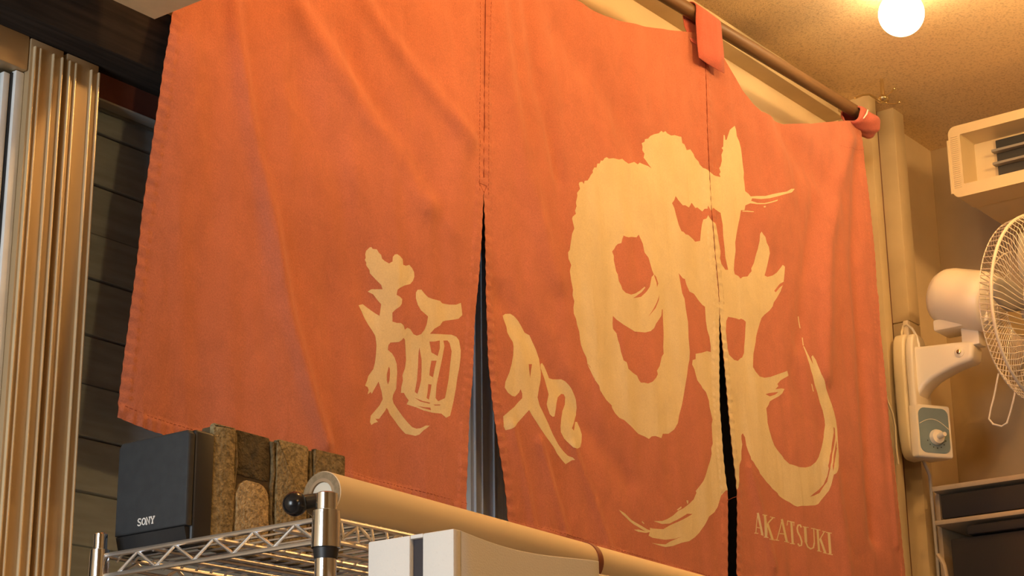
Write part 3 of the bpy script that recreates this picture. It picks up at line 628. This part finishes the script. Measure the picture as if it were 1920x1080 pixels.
for i in range(26):
    z = za+.028+i*.0056
    MB().box(xf-.0015, xf+.004, ya-.026, ya-.006, z-.0017, z+.0017, .0006, 1).build('side_rib', M['ac'], fb)
MB().box(xf-.004, xf+.02, ya-.002, ya+.004, za+.012, zb-.036, .001).build('end_flange', M['ac'], ac)
MB().box(xf+.090, xf+.097, yb+.02, ya-.02, za+.02, zb-.02).build('vent_back', M['ac'], ac)
MB().box(xf+.078, xf+.0895, yb+.03, ya-.095, za+.040, zb-.034, .003).build('vent_opening', M['acdark'], ac)
for z in (za+.128, za+.092):
    MB().box(xf+.058, xf+.0785, yb+.03, ya-.090, z-.0035, z+.0035, .001).build('louver', M['acfin'], ac)

# ------------------------------------------------------------------ wall fan
fan = empty('wall_fan', (4.285, 2.0, 2.6), 'cream wall-mounted fan with wire guard and blue-grey control panel', 'fan')
FX = 4.285
MB().prism([(FX+.052*math.copysign(abs(math.cos(a))**.5, math.cos(a)), 2.635+.163*math.copysign(abs(math.sin(a))**.55, math.sin(a))) for a in np.linspace(0, 2*math.pi, 48, endpoint=False)], 1, 1.9995, 1.968, .006, 3).build('wall_plate', M['fan'], fan)
MB().prism([(FX+.047*math.copysign(abs(math.cos(a))**.5, math.cos(a)), 2.64+.155*math.copysign(abs(math.sin(a))**.5, math.sin(a))) for a in np.linspace(0, 2*math.pi, 48, endpoint=False)], 1, 1.966, 1.945, .006, 3).build('housing', M['fan'], fan)
xa = FX-.03
armp = [onX(1660+a/3.6, 590+b/3.6, xa)[1:] for a, b in ((85, 205), (180, 205), (260, 208), (370, 196), (480, 182), (590, 172), (618, 180), (630, 205), (628, 280), (610, 305), (540, 332), (480, 358), (410, 395), (350, 432), (300, 478), (265, 530), (245, 590), (90, 600))]
MB().prism([tuple(p) for p in armp], 0, xa, FX+.032, .010, 3).build('arm', M['fan'], fan)
q = onX(1660+540/3.6, 590+250/3.6, xa)
MB().lathe((xa+.002, q[1], q[2]), (-1, 0, 0), [(0, .013), (.004, .013), (.005, .011)], 24).build('pivot_cap', M['fan'], fan)
MB().lathe((xa-.002, q[1], q[2]), (-1, 0, 0), [(0, .006), (.004, .006), (.0055, .004)], 16).build('screw', M['brass'], fan)
# control box: the panel is canted towards the room's left, knob standing square to it
pa_, pb_ = np.array([FX-.047, 1.948]), np.array([FX+.036, 1.896])
cb = MB().prism([(FX-.047, 1.966), tuple(pa_), tuple(pb_), (FX+.046, 1.912), (FX+.046, 1.966)], 2, 2.470, 2.607, .007, 3).build('control_box', M['fan'], fan)
pt_ = nrm(pb_-pa_); pn_ = np.array([pt_[1], -pt_[0]]); pn_ = pn_ if pn_[1] < 0 else -pn_
pmid = (pa_+pb_)/2; pw = np.linalg.norm(pb_-pa_)/2
def onpanel(u, z, d): q = pmid+pt_*u+pn_*d; return (q[0], q[1], z)
rp = rrect(-pw+.006, pw-.006, 2.482, 2.597, .018)
vs_ = [onpanel(u, z, -.001) for u, z in rp]+[onpanel(u, z, .0015) for u, z in rp]; n = len(rp)
MB().faces(vs_, [tuple(range(n)), tuple(range(n, 2*n))]+[(i, (i+1) % n, n+(i+1) % n, n+i) for i in range(n)]).build('control_panel', M['fanpanel'], cb)
MB().tube([onpanel(-pw+.007+(2*pw-.014)*t, 2.555+.018*math.sin(math.pi*t)-.010*t, .0018) for t in np.linspace(0, 1, 14)], .0008, 6).build('panel_arc', M['fan'], cb)
kz = 2.522; kn = (pn_[0], pn_[1], 0)
MB().lathe(onpanel(.004, kz, .001), kn, [(0, .020), (.004, .020), (.012, .017), (.014, .0)], 28).build('speed_dial', M['fan'], cb)
g0, g1 = np.array(onpanel(.004, kz, .010)), np.array(onpanel(.004, kz, .040))
MB().tube([g0, g0*.5+g1*.5, g1], [.007, .0075, .0055], 12).build('speed_knob', M['fan'], cb)
for k in range(7):
    a_ = math.radians(200+k*24)
    MB().lathe(onpanel(.004+.0275*math.cos(a_), kz+.0275*math.sin(a_), .001), kn, [(0, .0016), (.001, .0016)], 8).build('dial_mark', M['black'], cb)
# motor head
mo = np.array([FX, 1.890, 2.888]); GC = onX(1968, 578, 4.25)
max_ = nrm(GC-mo)
MB().lathe(mo, max_, [(0, .02), (.004, .043), (.014, .062), (.030, .072), (.05, .076), (.12, .077), (.165, .075), (.172, .066)], 40).build('motor_housing', M['fan'], fan, 60)
MB().box(FX-.045, FX+.045, 1.735, 1.885, 2.782, 2.812, .006).build('motor_base', M['fan'], fan)
MB().box(FX-.022, FX+.022, 1.775, 1.822, 2.735, 2.785, .004).build('tilt_hinge', M['fan'], fan)
axis = nrm(np.array([-.14, -1., -.10])); Uu = nrm(np.cross(axis, [0, 0, 1])); Ww = np.cross(Uu, axis)
def gp(a, r, d): return GC+axis*d+(Uu*math.cos(a)+Ww*math.sin(a))*r
RIM = .232
def ringpts(r, d, n=64): return [gp(2*math.pi*k/n, r, d) for k in range(n)]
MB().tube(ringpts(RIM, 0), .0042, 8, True).build('guard_rim', M['wire'], fan)
bg = empty('x', (0, 0, 0)); bpy.data.objects.remove(bg)
mbb, mbf = MB(), MB()
NB = 84
for k in range(NB):
    a = 2*math.pi*k/NB
    mbb.tube([gp(a, RIM, -.002), gp(a+.03, RIM-.006, -.035), gp(a+.10, RIM-.04, -.058), gp(a+.25, .11, -.062), gp(a+.38, .062, -.060)], .0011, 4, cap=False)
    mbf.tube([gp(a, RIM, .002), gp(a-.04, RIM-.012, .022), gp(a-.15, RIM-.06, .038), gp(a-.4, .075, .044), gp(a-.5, .046, .044)], .0011, 4, cap=False)
for r, d in ((.15, -.062), (.10, -.064), (.064, -.061), (RIM-.008, -.037)): mbb.tube(ringpts(r, d), .0016, 5, True)
for r, d in ((.15, .038), (.10, .043), (.055, .045)): mbf.tube(ringpts(r, d), .0014, 5, True)
mbb.build('rear_guard_wires', M['wire'], fan, 60, kind='stuff'); mbf.build('front_guard_wires', M['wire'], fan, 60, kind='stuff')
MB().lathe(GC+axis*.038, axis, [(0, .046), (.006, .048), (.012, .044), (.014, .03), (.0145, 0)], 32).build('hub_badge', M['fan'], fan)
MB().lathe(GC+axis*-.05, axis, [(0, .02), (.01, .035), (.05, .034), (.06, .02)], 24).build('blade_hub', M['blade'], fan)
for k in range(5):
    a0 = 2*math.pi*k/5; vs_ = []; fs_ = []
    for i in range(7):
        r = .03+.165*i/6; wdt = (.35+.55*math.sin(math.pi*min(1, i/5.2)))*.62
        for j in range(6):
            t = j/5-.5; vs_.append(gp(a0+t*wdt+.12*i/6, r*(1-.06*abs(t)*(i == 6)), -.018+.030*t))
    for i in range(6):
        for j in range(5): fs_.append((i*6+j, i*6+j+1, (i+1)*6+j+1, (i+1)*6+j))
    o = MB().faces(vs_, fs_).build('blade', M['blade'], fan, 60); md = o.modifiers.new('t', 'SOLIDIFY'); md.thickness = .002
hk_ = [onX(1884, 700, FX-.05), onX(1876, 742, FX-.05), onX(1870, 765, FX-.05), onX(1866, 786, FX-.05), onX(1874, 796, FX-.05), onX(1890, 800, FX-.05), onX(1900, 794, FX-.05), onX(1906, 775, FX-.05), onX(1912, 752, FX-.05), onX(1920, 715, FX-.05)]
MB().tube(hk_, .0024, 8).build('guard_clip', M['wire'], fan)
MB().box(FX-.008, FX+.008, 1.968, 1.984, 2.79, 2.838, .004).build('pull_tab', M['fan'], fan)
MB().tube([onX(*p, FX-.01) for p in ((1702, 640), (1700, 622), (1703, 610), (1710, 607), (1720, 615), (1729, 630), (1733, 645), (1734, 655))], .0032, 8).build('cord_loop', M['fan'], fan)
MB().tube([(FX+.05, 1.986, 2.49), (FX+.085, 1.985, 2.45), (4.372, 1.985, 2.38), (4.380, 1.987, 2.25), (4.384, 1.992, 2.0), (4.384, 1.992, 1.6)], .0045, 8).build('power_cord', M['cable'], fan)
MB().tube([onY(*p, 1.99) for p in ((1664, 695), (1664, 715), (1672, 748), (1683, 775), (1688, 800), (1690, 840), (1694, 872))], .003, 8).build('side_cord', M['fan'], fan)

fan.location = fan.location+Vector((.034, .030, .012))

# ------------------------------------------------------------------ shelf unit with black bins, lower right
su = empty('wall_shelf', (4.44, 1.6, 1.9), 'beige shelving on the end wall holding black bins', 'shelf')
for z0, z1 in ((2.405, 2.418), (2.320, 2.332), (1.90, 1.916)):
    MB().box(4.345, XE-.001, 1.0, 1.985, z0, z1, .002).build('shelf_board', M['beige'], su)
MB().box(4.385, XE-.001, 1.985, 1.998, 1.90, 2.424, .002).build('side_panel', M['beige'], su)
b1 = empty('storage_bin', (4.44, 1.5, 2.334), 'shallow black bin on the upper beige shelf', 'bin', 'black bins on the shelves')
MB().box(4.352, 4.50, 1.03, 1.968, 2.335, 2.396, .004).build('body', M['bin'], b1)
b2 = empty('storage_bin', (4.44, 1.5, 1.916), 'deep black bin on the lower beige shelf', 'bin', 'black bins on the shelves')
MB().box(4.362, 4.50, 1.03, 1.955, 1.917, 2.285, .004).build('body', M['bin'], b2)
MB().box(4.352, 4.505, 1.02, 1.905, 2.288, 2.312, .004).build('lid', M['bin'], b2)
MB().tube([onX(*p, 4.335) for p in ((1758, 1040), (1764, 1048), (1770, 1060), (1774, 1080), (1778, 1120), (1780, 1180))], .006, 8).build('hanging_cable', M['beige'], None, label='short beige cable hanging in front of the lower black bin', cat='cable')

# ------------------------------------------------------------------ wire rack
RX, RYn, RYf, ZT, ZL = 1.523, 1.417, 1.786, 1.853, 1.828
RX2 = 2.72
rack = empty('wire_rack', (RX, RYn, 0), 'chrome wire shelving rack under the left of the curtain', 'rack')
def post(x, y, r):
    o = MB().lathe((x, y, 0), (0, 0, 1), [(0, r), (1.872, r), (1.8735, r*1.0), (1.880, r*1.0), (1.8815, r*.8)], 28).build('post', M['chrome'], rack)
    MB().lathe((x, y, 1.8185), (0, 0, 1), [(0, r+.002), (.001, r+.0042), (.042, r+.0034), (.043, r+.0015)], 28).build('collar', M['chrome'], o)
    MB().lathe((x, y, 1.807), (0, 0, 1), [(0, r+.0006), (.0115, r+.0022)], 24).build('sleeve', M['black'], o)
post(RX, RYn, .0122); post(RX, RYf+.006, .0085); post(RX2, RYn, .0122); post(RX2, RYf+.006, .0085)
WR = M['chromedull']
for z in (ZT, ZL):
    MB().tube([(RX, RYn+.012, z), (RX, RYf-.004, z)], .0030, 8).build('side_rail', WR, rack)
    MB().tube([(RX2, RYn+.012, z), (RX2, RYf-.004, z)], .0030, 8).build('side_rail', WR, rack)
    MB().tube([(RX+.014, RYn, z), (RX2-.014, RYn, z)], .0030, 8).build('long_rail', WR, rack)
    MB().tube([(RX+.01, RYf, z), (RX2-.01, RYf, z)], .0030, 8).build('long_rail', WR, rack)
def zig(p0, p1, n):
    p0, p1 = np.array(p0), np.array(p1)
    pts = [p0+(p1-p0)*k/n+[0, 0, ((ZT-.002) if k % 2 else (ZL+.002))-p0[2]] for k in range(n+1)]
    return pts
for a, b, n in (((RX, RYn+.015, 0), (RX, RYf-.03, 0), 10), ((RX+.02, RYn, 0), (RX2-.02, RYn, 0), 34), ((RX+.02, RYf, 0), (RX2-.02, RYf, 0), 34)):
    pts = zig(a, b, n)
    for q0, q1 in zip(pts, pts[1:]): MB().tube([q0, q1], .0021, 8).build('truss_wire', WR, rack)
nw = 46; wm = None
for k in range(nw):
    x = RX+.024+k*(RX2-RX-.048)/(nw-1)
    if wm is None:
        o = MB().tube([(RX+.024, RYn-.004, ZL+.0045), (RX+.024, RYn, ZT+.0005), (RX+.024, RYn+.008, ZT+.0042), (RX+.024, RYf-.008, ZT+.0042), (RX+.024, RYf+.002, ZT-.004)], .0018, 6).build('deck_wire', WR, rack, 60); wm = o
    else:
        c = wm.copy(); COL.objects.link(c); c.location.x = x-(RX+.024)
for y in (1.50, 1.60, 1.70):
    MB().tube([(RX+.003, y, ZT-.001), (RX2-.003, y, ZT-.001)], .0030, 8).build('cross_rail', WR, rack)
for y in (1.47, 1.53, 1.58, 1.63, 1.68, 1.73):
    MB().tube([(RX+.003, y, ZL), (RX2-.003, y, ZL)], .0020, 8).build('cross_rail', WR, rack)
ZS = ZT+.0062

# ------------------------------------------------------------------ loudspeaker
sp = empty('loudspeaker', (1.6, 1.735, ZS), 'small charcoal loudspeaker with white maker lettering on the wire rack', 'speaker')
MB().box(1.5600, 1.5925, 1.6705, 1.800, ZS, 2.001, .004, 3).build('cabinet', M['speaker2'], sp)
g_ = MB().prism([(1.671, ZS+.022), (1.798, ZS+.022), (1.798, 1.992), (1.793, 1.999), (1.676, 1.999), (1.671, 1.994)], 0, 1.549, 1.5605, .003, 3).build('grille', M['speaker'], sp)
MB().prism([(1.549+.002, ZS+.021), (1.5605, ZS+.021), (1.5605, ZS+.001), (1.557, ZS+.001)], 1, 1.675, 1.797, 0).build('plinth', M['speaker2'], sp)
# maker's name on the grille
LT = {'S': [[(.9, .85), (.7, 1), (.3, 1), (.1, .8), (.25, .58), (.75, .42), (.9, .2), (.7, 0), (.3, 0), (.08, .15)]],
      'O': [[(.5, 1), (.15, .85), (.03, .5), (.15, .15), (.5, 0), (.85, .15), (.97, .5), (.85, .85), (.5, 1)]],
      'N': [[(.12, 0), (.12, 1), (.88, 0), (.88, 1)], [(-.05, 0), (.3, 0)], [(-.05, 1), (.2, 1)], [(.7, 1), (1.05, 1)]],
      'Y': [[(.05, 1), (.5, .45), (.95, 1)], [(.5, .45), (.5, 0)], [(-.08, 1), (.28, 1)], [(.72, 1), (1.08, 1)], [(.3, 0), (.7, 0)]]}
pl_, pr_ = onX(258, 980, 1.549), onX(291, 973, 1.549)
nmz = pl_[2]-.0042; nh = .0082; yl, yr = pl_[1], pr_[1]
mbx = MB(); cw = (yr-yl)/4
for i, ch in enumerate('SONY'):
    for st_ in LT[ch]:
        mbx.tube([(1.5485, yl+cw*(i+.08+.84*u), nmz+nh*v) for u, v in st_], .00085, 6)
mbx.build('name_lettering', M['white'], g_, 0)

# ------------------------------------------------------------------ brick-faced block
bk = empty('brick_block', (1.69, 1.66, ZS), 'rough brown brick-faced slab standing beside the charcoal loudspeaker', 'brick slab')
by = 1.672
bx0, bx1 = onY(402, 797, by)[0], onY(648, 850, by)[0]; bz = onY(402, 797, by)[2]+.003
MB().box(bx0+.001, bx1-.001, by+.006, by+.024, ZS, bz-.003, .002).build('backing', M['mortar'], bk)
kx = (bx1-bx0)/.2333
cols = [(0, .0365, 0, 1, 0), (.0405, .099, .63, 1, 1), (.0405, .0965, 0, .60, 2), (.1085, .1640, 0, 1, 0), (.1760, .2325, .02, 1, 3)]
def brick(x0, x1, z0, z1, m, rtop):
    n = 8; pts = []
    w_, h_ = x1-x0, z1-z0; rt = rtop*w_
    base = [(x0, z0)]+[(x0+w_*k/6, z0) for k in range(1, 6)]+[(x1, z0)]+[(x1, z0+h_*k/9) for k in range(1, 8) if h_*k/9 < h_-rt-.001]
    base += [(x1, z1-rt)]+[(x1-rt*(1-math.cos(a)), z1-rt*(1-math.sin(a))) for a in np.linspace(.2, 1.57, 6)]
    base += [(x0+rt*(1-math.sin(a)), z1-rt*(1-math.cos(a))) for a in np.linspace(0, 1.37, 6)]+[(x0, z1-rt)]+[(x0, z0+h_*(9-k)/9) for k in range(2, 9) if h_*(9-k)/9 < h_-rt-.001]
    cl = []
    for p in base:
        q = (p[0]+random.uniform(-.0009, .0009), max(ZS, min(p[1]+random.uniform(-.0009, .0009), bz)))
        if not cl or math.hypot(q[0]-cl[-1][0], q[1]-cl[-1][1]) > .0008: cl.append(q)
    return MB().prism(cl, 1, by, by+.0075, .0012, 2).build('brick', m, bk, 50)
for a, b, f0, f1, mi in cols:
    o = brick(bx0+a*kx, bx0+b*kx, ZS+(bz-ZS)*f0, ZS+(bz-ZS)*f1, BR[mi], .42 if mi == 2 else .06)
    if mi == 1: o.location.y += .004
for x in (.0385, .1030, .1700): # raised pointing between the bricks
    xx = bx0+x*kx
    MB().tube([(xx+.002*math.sin(k*1.3), by+.004, ZS+.003+(bz-ZS-.008)*k/8) for k in range(9)], [.0036-.0008*(k % 2) for k in range(9)], 8).build('pointing', BR[3], bk, 60)

# ------------------------------------------------------------------ paper roll
pr = empty('paper_roll', (1.55, 1.45, ZS), 'long cream paper roll lying along the front of the wire rack', 'paper roll')
r0 = .0272; rc = np.array([1.552, 1.452, ZS+r0+.002]); rd = nrm(np.array([1., .072, 0.]))
pa = MB(); n = 48
pa.lathe(rc, rd, [(.0, .0185), (.0, r0-.001), (.001, r0), (1.08, r0), (1.081, r0-.001), (1.081, .0185)], n)
fz = [f for f in pa.bm.faces if len(f.verts) > 4]; bmesh.ops.delete(pa.bm, geom=fz, context='FACES_ONLY')
pa.build('paper', M['kraft'], pr, 40)
re = MB().lathe(rc-rd*.0006, rd, [(0, .0188), (0, r0-.0008), (.0005, r0-.0008), (.0005, .0188)], n)
fz = [f for f in re.bm.faces if len(f.verts) > 4]; bmesh.ops.delete(re.bm, geom=fz, context='FACES_ONLY')
re.build('roll_end', mat('paper_layers', (.30, .22, .13), .9, col2=(.22, .16, .09), nscale=200), pr, 40)
co = MB().lathe(rc, rd, [(-.0005, .0150), (-.0005, .0190), (.08, .0190), (.08, .0150), (-.0005, .0150)], n)
fz = [f for f in co.bm.faces if len(f.verts) > 4]; bmesh.ops.delete(co.bm, geom=fz, context='FACES_ONLY')
co.build('core_tube', M['core'], pr, 40)
MB().lathe(rc+rd*.002, rd, [(0, .0146), (.05, .0146)], n).build('core_plug', M['corein'], pr, 40)
bd = MB().lathe(rc+rd*.568, rd, [(0, r0-.001), (0, r0+.0014), (.012, r0+.0014), (.012, r0-.001)], n).build('band', M['band'], pr, 40)
kc = onX(553, 945, 1.527); sh = rc+rd*.003+np.array([0, 0, -.004])
MB().tube([sh, sh*.35+kc*.65, kc], [.0075, .0085, .0095], 16).build('spindle', M['black'], pr)
kd = nrm(kc-sh)
MB().lathe(kc-kd*.006, kd, [(.006-.0142*math.cos(k*math.pi/14), .0142*math.sin(k*math.pi/14)) for k in range(15)], 28).build('end_knob', mat('glossy_black', (.01, .01, .012), .22), pr, 60, label='round glossy black knob')

# ------------------------------------------------------------------ white slotted casing in front
wc = empty('white_casing', (1.6, 1.26, 0), 'tall speckled white casing with a dark vertical slot before the rack', 'appliance')
cx0, cx1, cy0, cy1, cz = 1.479, 1.738, 1.2, 1.316, 1.8085
top = [(cx0+.012, 0), (cx1, 0), (cx1, cz)]+[(cx1+(cx0+.012-cx1)*t, cz-.0075*math.sin(math.pi*t**1.25)) for t in np.linspace(.06, 1, 16)]
MB().prism(top, 1, cy0, cy1, .002, 2).build('body', M['casing'], wc, 30)
MB().box(cx0, cx0+.0125, cy0+.0002, 1.2415, 0, cz, .002).build('front_panel', M['casing'], wc)
MB().box(cx0, cx0+.0125, 1.2585, cy1, 0, cz, .002).build('front_panel', M['casing'], wc)
MB().box(cx0+.006, cx0+.0125, 1.2415, 1.2585, 0, cz-.004).build('slot', M['slot'], wc)
MB().box(cx0+.001, cx0+.0125, 1.2417, 1.2583, cz-.004, cz, .0005).build('slot_cap', M['casing'], wc)
